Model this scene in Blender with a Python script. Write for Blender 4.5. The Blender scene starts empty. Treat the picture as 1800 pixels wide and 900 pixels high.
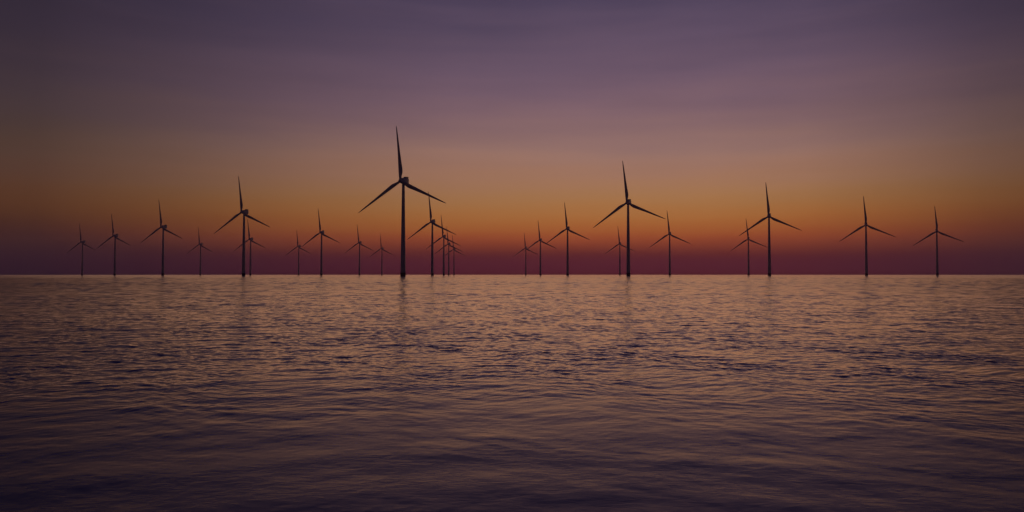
import bpy, bmesh, math, random
import numpy as np
from mathutils import Vector, Matrix

R = math.radians
scene = bpy.context.scene
col = scene.collection

# ------------------------------------------------------------------ camera
CAM_H = 2.0                     # eye height above the water, metres
cam_d = bpy.data.cameras.new("camera")
cam_d.sensor_width = 36.0
cam_d.lens = 25.0
F_PX = 1250.0                   # the same focal length in pixels of an 1800 px wide picture
cam_d.clip_start = 0.1
cam_d.clip_end = 40000.0
cam = bpy.data.objects.new("camera", cam_d)
col.objects.link(cam)
cam.location = (0.0, 0.0, CAM_H)
cam.rotation_euler = (R(90.0) + math.atan(32.2 / F_PX), 0.0, 0.0)
scene.camera = cam

# ------------------------------------------------------------------ exposure
scene.view_settings.view_transform = 'Standard'
scene.view_settings.look = 'None'
scene.view_settings.exposure = 0.0
scene.view_settings.gamma = 1.0
scene.view_settings.use_curve_mapping = False
scene.render.engine = 'CYCLES'
scene.cycles.use_denoising = True
scene.cycles.denoiser = 'OPENIMAGEDENOISE'
scene.cycles.max_bounces = 5
scene.cycles.volume_bounces = 1
scene.cycles.caustics_reflective = True


def lin(c):
    out = []
    for v in c:
        v = v / 255.0
        out.append(v / 12.92 if v <= 0.04045 else ((v + 0.055) / 1.055) ** 2.4)
    return tuple(out) + (1.0,)


# ------------------------------------------------------------------ world: dusk sky
SUN_AZ = 3.0                    # degrees right of straight ahead
world = bpy.data.worlds.new("World")
scene.world = world
world.use_nodes = True
nt = world.node_tree
nt.nodes.clear()
N, L = nt.nodes.new, nt.links.new


def math_node(op, a, b=None):
    n = N('ShaderNodeMath')
    n.operation = op
    for i, v in enumerate((a, b)):
        if v is None:
            continue
        if isinstance(v, (int, float)):
            n.inputs[i].default_value = v
        else:
            L(v, n.inputs[i])
    return n.outputs[0]


def ramp_node(fac, stops, interp='B_SPLINE'):
    n = N('ShaderNodeValToRGB')
    n.color_ramp.interpolation = interp
    els = n.color_ramp.elements
    while len(els) > 1:
        els.remove(els[-1])
    for i, (p, c) in enumerate(stops):
        e = els[0] if i == 0 else els.new(p)
        e.position = p
        e.color = c
    L(fac, n.inputs[0])
    return n.outputs[0]


tc = N('ShaderNodeTexCoord')
sep = N('ShaderNodeSeparateXYZ')
L(tc.outputs['Generated'], sep.inputs[0])
dx, dy, dz = sep.outputs
elev = math_node('ARCSINE', dz)
azim = math_node('ARCTAN2', dx, dy)
# thin stretched veils of high cloud: nudge the elevation a little
mp = N('ShaderNodeMapping')
mp.inputs['Scale'].default_value = (2.2, 2.2, 22.0)
mp.inputs['Rotation'].default_value = (0.0, R(1.5), 0.0)
L(tc.outputs['Generated'], mp.inputs[0])
nz = N('ShaderNodeTexNoise')
nz.inputs['Scale'].default_value = 1.0
nz.inputs['Detail'].default_value = 5.0
nz.inputs['Roughness'].default_value = 0.55
L(mp.outputs[0], nz.inputs['Vector'])
veil = math_node('SUBTRACT', nz.outputs['Fac'], 0.5)
elev_w = math_node('ADD', elev, math_node('MULTIPLY', veil, math_node('MULTIPLY', math_node('MAXIMUM', elev, 0.0), 0.34)))
fac = math_node('DIVIDE', elev_w, R(60.0))


def stop(y, c):
    return (max(0.0, math.atan((482.2 - y) / F_PX) / R(60.0)), lin(c))


# colours at heights in the photograph: under the afterglow, and far to its left
GLOW = [(482, (80, 22, 36)), (466, (83, 25, 48)), (450, (85, 20, 36)), (436, (123, 49, 37)), (420, (161, 71, 37)), (404, (172, 93, 44)),
        (381, (177, 110, 53)), (352, (171, 120, 73)), (327, (169, 121, 89)), (300, (163, 119, 100)), (272, (154, 117, 106)),
        (218, (132, 101, 107)), (163, (116, 91, 107)), (82, (97, 79, 100)), (0, (78, 66, 90))]
EDGE = [(482, (17, 9, 33)), (466, (18, 9, 35)), (450, (24, 13, 35)), (436, (36, 19, 29)), (420, (58, 32, 33)), (404, (70, 39, 29)),
        (381, (84, 49, 29)), (352, (86, 53, 36)), (327, (82, 55, 45)), (300, (77, 56, 47)), (272, (72, 54, 50)), (218, (65, 51, 55)),
        (163, (57, 45, 55)), (82, (48, 39, 53)), (0, (39, 32, 48))]
UP_G = [(R(25.5) / R(60), lin((66, 55, 79))), (R(31) / R(60), lin((48, 41, 76))), (0.65, lin((28, 28, 62))), (1.0, lin((20, 21, 42)))]
UP_E = [(R(25.5) / R(60), lin((42, 35, 56))), (R(31) / R(60), lin((28, 25, 50))), (0.65, lin((21, 20, 42))), (1.0, lin((19, 19, 38)))]
glow = ramp_node(fac, [stop(*s) for s in GLOW] + UP_G)
edge = ramp_node(fac, [stop(*s) for s in EDGE] + UP_E)


def az_stop(x, g):
    return ((math.atan((x - 900) / F_PX) + math.pi) / (2 * math.pi), (g, g, g, 1.0))


AZ = [(-2400, 0.0), (-600, 0.0), (-150, 0.0), (60, 0.03), (300, 0.26), (540, 0.60), (800, 0.90), (1000, 1.0), (1250, 1.0),
      (1420, 0.88), (1580, 0.62), (1740, 0.34), (2000, 0.10), (2500, 0.0), (4200, 0.0)]
azf = math_node('DIVIDE', math_node('ADD', azim, math.pi), 2 * math.pi)
g_az = ramp_node(azf, [az_stop(*a) for a in AZ], 'LINEAR')
mix = N('ShaderNodeMixRGB')
L(g_az, mix.inputs[0])
L(edge, mix.inputs[1])
L(glow, mix.inputs[2])
# the sky opposite the afterglow is darker
back = N('ShaderNodeMapRange')
back.inputs['From Min'].default_value = -0.9
back.inputs['From Max'].default_value = 0.85
back.inputs['To Min'].default_value = 0.52
back.inputs['To Max'].default_value = 1.0
L(dy, back.inputs['Value'])
mul = N('ShaderNodeMixRGB')
mul.blend_type = 'MULTIPLY'
mul.inputs[0].default_value = 1.0
L(mix.outputs[0], mul.inputs[1])
L(back.outputs[0], mul.inputs[2])
mp2 = N('ShaderNodeMapping')
mp2.inputs['Scale'].default_value = (2.6, 2.6, 30.0)
mp2.inputs['Rotation'].default_value = (R(0.6), R(-2.2), 0.0)
mp2.inputs['Location'].default_value = (3.1, 1.7, 0.4)
L(tc.outputs['Generated'], mp2.inputs[0])
nz2 = N('ShaderNodeTexNoise')
nz2.inputs['Scale'].default_value = 1.0
nz2.inputs['Detail'].default_value = 6.0
nz2.inputs['Roughness'].default_value = 0.6
nz2.inputs['Distortion'].default_value = 0.5
L(mp2.outputs[0], nz2.inputs['Vector'])
up = N('ShaderNodeMapRange')
up.inputs['From Min'].default_value = R(2.5)
up.inputs['From Max'].default_value = R(8.0)
up.inputs['To Max'].default_value = 0.20
L(elev, up.inputs['Value'])
gain = math_node('ADD', math_node('MULTIPLY', math_node('SUBTRACT', nz2.outputs['Fac'], 0.5), up.outputs[0]), 1.0)
cloud = N('ShaderNodeMixRGB')
cloud.blend_type = 'MULTIPLY'
cloud.inputs[0].default_value = 1.0
L(mul.outputs[0], cloud.inputs[1])
L(gain, cloud.inputs[2])
mul = cloud
bg = N('ShaderNodeBackground')
bg.inputs['Strength'].default_value = 1.0
L(mul.outputs[0], bg.inputs['Color'])
sky = N('ShaderNodeTexSky')
sky.sky_type = 'NISHITA'
sky.sun_disc = False
sky.sun_elevation = R(-4.0)
sky.sun_rotation = R(SUN_AZ)
bg2 = N('ShaderNodeBackground')
bg2.inputs['Strength'].default_value = 0.05
L(sky.outputs[0], bg2.inputs['Color'])
add = N('ShaderNodeAddShader')
L(bg.outputs[0], add.inputs[0])
L(bg2.outputs[0], add.inputs[1])
wo = N('ShaderNodeOutputWorld')
L(add.outputs[0], wo.inputs['Surface'])

# ------------------------------------------------------------------ sun: it has set; only the upper rim of its wide afterglow clears the horizon
sun_d = bpy.data.lights.new("sun", 'SUN')
sun_d.energy = 1.05
sun_d.angle = R(140.0)
sun_d.color = (1.0, 0.55, 0.32)
sun = bpy.data.objects.new("sun", sun_d)
col.objects.link(sun)
sdir = Vector((math.sin(R(SUN_AZ)), math.cos(R(SUN_AZ)), math.tan(R(-61.1))))
sun.rotation_euler = sdir.to_track_quat('Z', 'Y').to_euler()

# ------------------------------------------------------------------ materials


def mat(name, base, rough, spec=0.5, metal=0.0, noise=None):
    m = bpy.data.materials.new(name)
    m.use_nodes = True
    t = m.node_tree
    b = t.nodes['Principled BSDF']
    b.inputs['Base Color'].default_value = (*base, 1.0)
    b.inputs['Roughness'].default_value = rough
    b.inputs['Metallic'].default_value = metal
    b.inputs['Specular IOR Level'].default_value = spec
    if noise:
        scale, amount = noise
        c = t.nodes.new('ShaderNodeTexCoord')
        mpn = t.nodes.new('ShaderNodeMapping')
        mpn.inputs['Scale'].default_value = scale
        n = t.nodes.new('ShaderNodeTexNoise')
        n.inputs['Scale'].default_value = 1.0
        n.inputs['Detail'].default_value = 5.0
        r = t.nodes.new('ShaderNodeValToRGB')
        r.color_ramp.elements[0].position = 0.3
        r.color_ramp.elements[1].position = 0.7
        r.color_ramp.elements[0].color = (*[v * (1 - amount) for v in base], 1)
        r.color_ramp.elements[1].color = (*[v for v in base], 1)
        t.links.new(c.outputs['Object'], mpn.inputs[0])
        t.links.new(mpn.outputs[0], n.inputs['Vector'])
        t.links.new(n.outputs['Fac'], r.inputs[0])
        t.links.new(r.outputs[0], b.inputs['Base Color'])
    return m


M_PAINT = mat("turbine_paint", (0.58, 0.58, 0.62), 0.42, noise=((0.6, 0.6, 0.12), 0.18))
M_BLADE = mat("blade_gelcoat", (0.52, 0.51, 0.54), 0.35, noise=((0.5, 0.5, 0.5), 0.12))
M_FOOT = mat("algae_dark_steel", (0.045, 0.045, 0.035), 0.7, noise=((0.8, 0.8, 1.6), 0.6))
M_COOLER = mat("cooler_grey", (0.22, 0.22, 0.23), 0.5, noise=((1.0, 1.0, 1.0), 0.3))


def sea_material():
    m = bpy.data.materials.new("sea_water")
    m.use_nodes = True
    t = m.node_tree
    b = t.nodes['Principled BSDF']
    b.inputs['Base Color'].default_value = (0.012, 0.012, 0.22, 1.0)
    b.inputs['Roughness'].default_value = 0.07
    b.inputs['IOR'].default_value = 1.333
    c = t.nodes.new('ShaderNodeTexCoord')
    prev = None
    for sc, dist, st, rot in (((5.0, 10.0, 1.0), 0.006, 0.5, 6.0), ((14.0, 24.0, 1.0), 0.002, 0.5, -14.0)):
        mpn = t.nodes.new('ShaderNodeMapping')
        mpn.inputs['Scale'].default_value = sc
        mpn.inputs['Rotation'].default_value = (0, 0, R(rot))
        n = t.nodes.new('ShaderNodeTexNoise')
        n.inputs['Scale'].default_value = 1.0
        n.inputs['Detail'].default_value = 2.0
        n.inputs['Distortion'].default_value = 0.4
        bp = t.nodes.new('ShaderNodeBump')
        bp.inputs['Strength'].default_value = st
        bp.inputs['Distance'].default_value = dist
        t.links.new(c.outputs['Object'], mpn.inputs[0])
        t.links.new(mpn.outputs[0], n.inputs['Vector'])
        t.links.new(n.outputs['Fac'], bp.inputs['Height'])
        if prev:
            t.links.new(prev.outputs[0], bp.inputs['Normal'])
        prev = bp
    t.links.new(prev.outputs[0], b.inputs['Normal'])
    # sheltered and glassy near the shore, ruffled by wind farther out
    ln = t.nodes.new('ShaderNodeVectorMath')
    ln.operation = 'LENGTH'
    t.links.new(c.outputs['Object'], ln.inputs[0])
    mr = t.nodes.new('ShaderNodeMapRange')
    mr.interpolation_type = 'SMOOTHSTEP'
    mr.inputs['From Min'].default_value = 6.0
    mr.inputs['From Max'].default_value = 120.0
    mr.inputs['To Min'].default_value = 0.08
    mr.inputs['To Max'].default_value = 0.15
    t.links.new(ln.outputs['Value'], mr.inputs['Value'])
    # capillary ripples too fine to model in the slack water close in
    m2 = t.nodes.new('ShaderNodeMapRange')
    m2.interpolation_type = 'SMOOTHSTEP'
    m2.inputs['From Min'].default_value = 6.5
    m2.inputs['From Max'].default_value = 19.0
    m2.inputs['To Min'].default_value = 0.15
    m2.inputs['To Max'].default_value = 0.0
    t.links.new(ln.outputs['Value'], m2.inputs['Value'])
    ad = t.nodes.new('ShaderNodeMath')
    ad.operation = 'ADD'
    t.links.new(mr.outputs[0], ad.inputs[0])
    t.links.new(m2.outputs[0], ad.inputs[1])
    t.links.new(ad.outputs[0], b.inputs['Roughness'])
    return m


# ------------------------------------------------------------------ the sea: one sheet with real waves
SEA_R = 3200.0


def build_sea():
    rng = np.random.default_rng(11)
    # rings: close together near the shore, wider apart with distance
    rad = [0.6, 1.2, 2.0, 3.0]
    r = 3.6
    while r < SEA_R:
        rad.append(r)
        r *= 1.0026 if r < 11 else (1.0016 if r < 75 else (1.003 if r < 420 else 1.008))
    rad.append(SEA_R)
    rad = np.array(rad)
    fine = np.radians(np.linspace(-44, 44, 1250))
    side = np.radians(np.concatenate([np.linspace(44.6, 70, 40), np.linspace(71.5, 178.5, 72)]))
    th = np.concatenate([-side[::-1], fine, side])
    nth, nr = len(th), len(rad)
    dth = np.gradient(th)
    RR, TT = np.meshgrid(rad, th, indexing='ij')
    X = (RR * np.sin(TT)).astype(np.float32)
    Y = (RR * np.cos(TT)).astype(np.float32)
    drr = np.gradient(rad)
    SP = np.maximum(RR * dth[None, :], drr[:, None]).astype(np.float32)
    Z = np.zeros_like(X)
    # slow wandering that bends crests
    WX = np.zeros_like(X); WY = np.zeros_like(X); PATCH = np.zeros_like(X)
    for i in range(5):
        a = rng.uniform(0, 2 * np.pi); lam = rng.uniform(2.5, 9); k = 2 * np.pi / lam
        s = np.sin(k * (X * np.cos(a) + Y * np.sin(a)) + rng.uniform(0, 6.28))
        WX += s * 0.09; WY += np.roll(s, 7, 1) * 0.07
    # gusts: ripples come in clumps of many sizes
    for i in range(12):
        a = rng.uniform(0, np.pi); lam = 1.0 * 11 ** rng.random(); k = 2 * np.pi / lam
        fade = np.clip((lam / SP - 3.0) / 3.0, 0, 1)
        PATCH += fade * np.sin(k * (X * np.cos(a) + Y * np.sin(a)) + rng.uniform(0, 6.28))
    PATCH = np.clip(0.92 * np.exp(0.065 * PATCH), 0.5, 1.7)
    XW, YW = X + WX, Y + WY
    # shelter of the shore: chop is weak close in and grows offshore
    t = np.clip((RR - 8.0) / 10.0, 0, 1)
    chop = (0.14 + 0.86 * t * t * (3 - 2 * t)).astype(np.float32)
    #        wavelength range, rms slope, spread of directions (rad), sheltered
    # last column: how far out the longer waves take over (offshore rms slope, from, to metres)
    bands = [(0.07, 0.14, 0.036, 1.3, 1, None), (0.14, 0.28, 0.062, 1.2, 1, None), (0.28, 0.52, 0.056, 1.0, .95, None),
             (0.52, 1.0, 0.032, 0.65, .80, (0.042, 18, 40)), (1.0, 2.2, 0.020, 0.60, .4, (0.054, 30, 90)),
             (2.2, 5, 0.004, 1.2, 0, (0.066, 50, 150)), (5, 12, 0.004, 1.2, 0, (0.064, 160, 450)),
             (12, 26, 0.003, 1.1, 0, (0.058, 350, 900))]
    nw = 18
    for l0, l1, slope, spread, shel, off in bands:
        lams = l0 * (l1 / l0) ** rng.random(nw)
        angs = rng.normal(-np.pi / 2 + 0.10, spread, nw)
        phs = rng.uniform(0, 2 * np.pi, nw)
        a_sl = slope * np.sqrt(2.0 / nw)
        rows = np.where((SP[:, nth // 2] < l1 / 2.6))[0]
        if len(rows) == 0:
            continue
        i1 = rows[-1] + 1
        xs, ys, sp = XW[:i1], YW[:i1], SP[:i1]
        amp = (1 - shel) + shel * chop[:i1]
        amp = amp * PATCH[:i1] if l1 < 8 else amp
        if off:
            amp = amp * (1 + (off[0] / slope - 1) * np.clip((RR[:i1] - off[1]) / (off[2] - off[1]), 0, 1)).astype(np.float32)
        for lam, ang, ph in zip(lams, angs, phs):
            k = np.float32(2 * np.pi / lam)
            w = np.clip((lam / sp - 2.6) / 3.0, 0, 1)
            p = k * (xs * np.float32(np.cos(ang)) + ys * np.float32(np.sin(ang))) + np.float32(ph)
            s = np.sin(p)
            # peaked crests with a steeper lee face
            Z[:i1] += amp * w * np.float32(a_sl / k) * (s * (1 - np.float32(0.4) * np.cos(p)) + np.float32(0.18) * s * s)
    nv = nr * nth
    co = np.empty((nv + 1, 3), np.float32)
    co[:nv, 0] = X.ravel(); co[:nv, 1] = Y.ravel(); co[:nv, 2] = Z.ravel()
    co[nv] = (0, 0, 0)
    idx = np.arange(nv, dtype=np.int32).reshape(nr, nth)
    nxt = np.roll(idx, -1, axis=1)
    quads = np.stack([idx[:-1], idx[1:], nxt[1:], nxt[:-1]], -1).reshape(-1, 4)
    tris = np.stack([np.full(nth, nv, np.int32), idx[0], nxt[0]], -1)
    loops = np.concatenate([quads.ravel(), tris.ravel()]).astype(np.int32)
    starts = np.concatenate([np.arange(len(quads)) * 4, len(quads) * 4 + np.arange(nth) * 3]).astype(np.int32)
    me = bpy.data.meshes.new("sea")
    me.vertices.add(nv + 1)
    me.vertices.foreach_set("co", co.ravel())
    me.loops.add(len(loops))
    me.loops.foreach_set("vertex_index", loops)
    me.polygons.add(len(starts))
    me.polygons.foreach_set("loop_start", starts)
    me.update(calc_edges=True)
    me.validate()
    me.shade_smooth()
    if me.polygons[0].normal.z < 0:
        me.flip_normals()
    o = bpy.data.objects.new("sea", me)
    col.objects.link(o)
    me.materials.append(sea_material())
    o["kind"] = "structure"
    o["label"] = "dusky rippled sea reflecting the afterglow, dark and smooth close to the viewer"
    return o


build_sea()

# ------------------------------------------------------------------ air: even haze round the whole scene
HAZE = 0.00012


def build_haze():
    bm = bmesh.new()
    bmesh.ops.create_cube(bm, size=1.0)
    e = SEA_R + 60
    for v in bm.verts:
        v.co = Vector((v.co.x * 2 * e, v.co.y * 2 * e, -3.0 if v.co.z < 0 else 165.0))
    me = bpy.data.meshes.new("haze")
    bm.to_mesh(me); bm.free()
    m = bpy.data.materials.new("haze_air")
    m.use_nodes = True
    t = m.node_tree
    t.nodes.clear()
    v = t.nodes.new('ShaderNodeVolumePrincipled')
    v.inputs['Color'].default_value = (0.82, 0.62, 0.76, 1)
    v.inputs['Density'].default_value = HAZE
    v.inputs['Anisotropy'].default_value = 0.6
    out = t.nodes.new('ShaderNodeOutputMaterial')
    t.links.new(v.outputs[0], out.inputs['Volume'])
    me.materials.append(m)
    o = bpy.data.objects.new("haze", me)
    col.objects.link(o)
    o["kind"] = "stuff"
    o["label"] = "thin dusk haze over the sea"


if HAZE:
    build_haze()

# ------------------------------------------------------------------ wind turbines
HUB_H = 89.8
ROTOR_R = 51.9
ROTOR_Y = -6.4                  # the rotor stands on the viewer's side of the tower
GROUP = "wind turbines standing in the sea"


def link_mesh(name, bm, m, parent, smooth=True):
    me = bpy.data.meshes.new(name)
    bmesh.ops.recalc_face_normals(bm, faces=bm.faces)
    bm.to_mesh(me); bm.free()
    if smooth:
        me.shade_smooth()
    me.materials.append(m)
    o = bpy.data.objects.new(name, me)
    col.objects.link(o)
    if parent:
        o.parent = parent
    return o


def loft(bm, rings, cap=True):
    vr = [[bm.verts.new(p) for p in ring] for ring in rings]
    n = len(vr[0])
    for a, b in zip(vr, vr[1:]):
        for i in range(n):
            bm.faces.new((a[i], a[(i + 1) % n], b[(i + 1) % n], b[i]))
    if cap:
        bm.faces.new(list(reversed(vr[0])))
        bm.faces.new(vr[-1])


def lathe(prof, n=32, axis='Z', off=(0, 0, 0)):
    bm = bmesh.new()
    rings = []
    for rr, h in prof:
        ring = []
        for i in range(n):
            a = 2 * math.pi * i / n
            if axis == 'Z':
                p = (rr * math.cos(a), rr * math.sin(a), h)
            else:
                p = (rr * math.cos(a), h, rr * math.sin(a))
            ring.append(Vector(p) + Vector(off))
        rings.append(ring)
    loft(bm, rings)
    return bm


def super_ring(y, w, h, zc, n=28, e=0.42):
    ring = []
    for i in range(n):
        a = 2 * math.pi * i / n
        c, s = math.cos(a), math.sin(a)
        ring.append(Vector((w / 2 * math.copysign(abs(c) ** e, c), y, zc + h / 2 * math.copysign(abs(s) ** e, s))))
    return ring


def blade_mesh():
    bm = bmesh.new()
    # span fraction, chord, thickness ratio, twist degrees
    st = [(0.020, 2.3, 1.0, 14), (0.05, 2.3, 1.0, 14), (0.085, 2.7, .80, 14), (0.13, 3.5, .5, 13), (0.18, 3.95, .36, 11.5),
          (0.24, 3.8, .30, 9.5), (0.34, 3.25, .26, 6.5), (0.46, 2.7, .23, 4), (0.58, 2.25, .21, 2.4), (0.70, 1.85, .19, 1.2),
          (0.82, 1.45, .18, .4), (0.91, 1.1, .17, 0), (0.965, .75, .17, 0), (0.99, .38, .17, 0), (1.0, .1, .2, 0)]
    n = 20
    rings = []
    for f, ch, tr, tw in st:
        z = f * ROTOR_R
        round_ = max(0.0, min(1.0, (tr - 0.36) / 0.64))
        ring = []
        for i in range(n):
            a = 2 * math.pi * i / n
            u = (1 - math.cos(a)) / 2             # 0 leading edge, 1 trailing edge
            sgn = 1 if a < math.pi else -1
            yt = 5 * tr * (0.2969 * math.sqrt(u) - .126 * u - .3516 * u * u + .2843 * u ** 3 - .1036 * u ** 4) * ch
            yc = math.sqrt(max(0, u * (1 - u))) * ch * tr
            y = sgn * (yt * (1 - round_) + yc * round_)
            x = (u - (0.30 + 0.20 * round_)) * ch
            t = R(tw)
            prebend = -1.6 * f ** 2.2
            ring.append(Vector((x * math.cos(t) - y * math.sin(t), x * math.sin(t) + y * math.cos(t) + prebend, z)))
        rings.append(ring)
    loft(bm, rings)
    return bm


def make_turbine():
    root = bpy.data.objects.new("wind_turbine", None)
    root.empty_display_size = 10
    col.objects.link(root)
    tower = link_mesh("tower", lathe([(2.38, 3.4), (2.38, 5.0), (2.27, 14), (2.00, 34), (1.70, 56), (1.46, 75), (1.34, 84),
                                      (1.32, 87.3)], 40), M_PAINT, root)
    # seams where tower sections are bolted together
    for rr, z in ((2.05, 30.0), (1.675, 58.0)):
        bm = bmesh.new()
        rings = [[Vector((q * math.cos(2 * math.pi * i / 40), q * math.sin(2 * math.pi * i / 40), h)) for i in range(40)]
                 for q, h in ((rr, z - .18), (rr + .06, z - .15), (rr + .06, z + .15), (rr, z + .18))]
        loft(bm, rings)
        link_mesh("flange", bm, M_PAINT, tower)
    link_mesh("foundation", lathe([(2.50, -2.0), (2.50, 3.05), (2.75, 3.05), (2.75, 3.4), (2.40, 3.41)], 40), M_FOOT, root, False)
    # nacelle: rounded box behind the rotor, with a cooler on its rear roof
    bm = bmesh.new()
    zc = HUB_H + 0.25
    loft(bm, [super_ring(-4.9, 2.6, 2.6, HUB_H, e=.8), super_ring(-4.5, 3.3, 3.3, HUB_H, e=.7), super_ring(-3.2, 4.5, 4.9, zc - .1, e=.5),
              super_ring(-1.0, 4.9, 5.6, zc + .1), super_ring(5.0, 4.9, 5.8, zc + .2), super_ring(7.2, 4.7, 5.5, zc + .3),
              super_ring(7.8, 4.0, 4.8, zc + .3, e=.5)])
    nac = link_mesh("nacelle", bm, M_PAINT, root)
    bm = bmesh.new()
    loft(bm, [super_ring(4.8, 4.3, 1.5, HUB_H + 4.05, e=.3), super_ring(6.8, 4.3, 1.5, HUB_H + 4.05, e=.3)])
    link_mesh("cooler", bm, M_COOLER, nac, False)
    bm = lathe([(.05, .0), (.05, 1.9)], 8, off=(0.9, 2.2, HUB_H + 3.2))
    link_mesh("mast", bm, M_COOLER, nac)
    # hub with nose cone
    link_mesh("hub", lathe([(.05, -8.6), (.7, -8.45), (1.25, -8.0), (1.65, -7.3), (1.85, -6.6), (1.85, -5.7), (1.55, -5.1),
                            (1.2, -4.85)], 32, 'Y', (0, 0, HUB_H - 0.5)), M_PAINT, root)
    for k in range(3):
        b = link_mesh("blade", blade_mesh(), M_BLADE, root)
        b.location = (0, ROTOR_Y, HUB_H - 0.5)
    return root


def set_rotor(root, phi):
    k = 0
    for ch in root.children:
        if ch.name.split(".")[0] == "blade":
            ch.rotation_euler = (0, R(-phi + 120 * k), 0)
            k += 1


def copy_turbine(src):
    c = src.copy()
    col.objects.link(c)
    for ch in src.children:
        d = ch.copy()
        col.objects.link(d)
        d.parent = c
        for g in ch.children:
            e = g.copy()
            col.objects.link(e)
            e.parent = d
    return c


# tower x and hub height in the photograph give bearing and distance; rotor phase; what tells it apart
T = [
    (708.5, 318, 4.3, "tallest and closest grey wind turbine, its dark foot clearly in the water"),
    (1104.5, 356, 5.5, "second tallest wind turbine, standing under the brightest part of the afterglow"),
    (1352.5, 380, 4.0, "large turbine right of centre whose left blade overlaps a smaller faint turbine"),
    (428.2, 373, 5.0, "largest turbine left of the tallest one, with a faint small turbine close at its right"),
    (1523.0, 395, 4.0, "mid-sized turbine standing alone, second from the right end of the row"),
    (1647.5, 406.3, 4.0, "wind turbine at the far right end of the row, standing alone"),
    (286.3, 399, 5.0, "third turbine from the left end of the row, clearly taller than its neighbours"),
    (759.8, 390, 4.5, "turbine whose upright blade meets the tallest turbine's right blade tip"),
    (997.8, 402, 4.5, "tallest of three turbines in a descending line left of the second tallest turbine"),
    (565.0, 408.7, 5.0, "tallest of four turbines between the tallest turbine and the large left one"),
    (201.8, 414.5, 5.0, "second turbine from the left end of the row, taller than the leftmost"),
    (144.6, 425.5, 5.0, "small faint turbine at the far left end of the row"),
    (352.3, 429.5, 4.0, "small faint turbine standing alone between two taller turbines on the left"),
    (440.2, 420.5, 5.0, "faint turbine just right of and partly behind the large left turbine's tower"),
    (525.0, 433.0, 4.0, "small faint turbine touching the left blade tip of a taller one"),
    (631.9, 426.7, 4.5, "faint turbine below the left blade tip of the tallest turbine"),
    (671.3, 436.7, 4.0, "tiny pale turbine just left of the tallest turbine's tower"),
    (780.0, 416.0, 4.5, "foremost of three close turbines bunched right of the tallest turbine"),
    (788.8, 429.0, 4.5, "middle of three close turbines bunched right of the tallest turbine"),
    (798.0, 438.3, 4.0, "smallest and rearmost of three bunched turbines right of the tallest"),
    (949.9, 422.0, 4.5, "middle turbine of the descending line of three left of the second tallest turbine"),
    (924.3, 436.0, 4.0, "smallest and faintest of the descending three left of the second tallest turbine"),
    (1089.6, 428.5, 4.5, "faint turbine partly hidden behind the second tallest turbine's tower"),
    (1177.3, 411.0, 4.5, "turbine at the right blade tip of the second tallest turbine"),
    (1315.8, 420.0, 5.0, "faint small turbine under the left blade of the large turbine right of centre"),
]
proto = make_turbine()
for i, (px, hy, phi, label) in enumerate(T):
    o = proto if i == 0 else copy_turbine(proto)
    depth = (HUB_H - CAM_H) * F_PX / (482.2 - hy)
    o.location = ((px - 900.0) / F_PX * depth, depth, 0.0)
    # all face about the same wind; the yaw drifts a little across the farm
    yaw = 19.5 + math.degrees(math.atan((px - 900) / F_PX) - math.atan((px - 900) / 1800.0))
    o.rotation_euler = (0, 0, R(-yaw))
    o["label"] = label
    o["category"] = "wind turbine"
    o["group"] = GROUP
    set_rotor(o, phi)
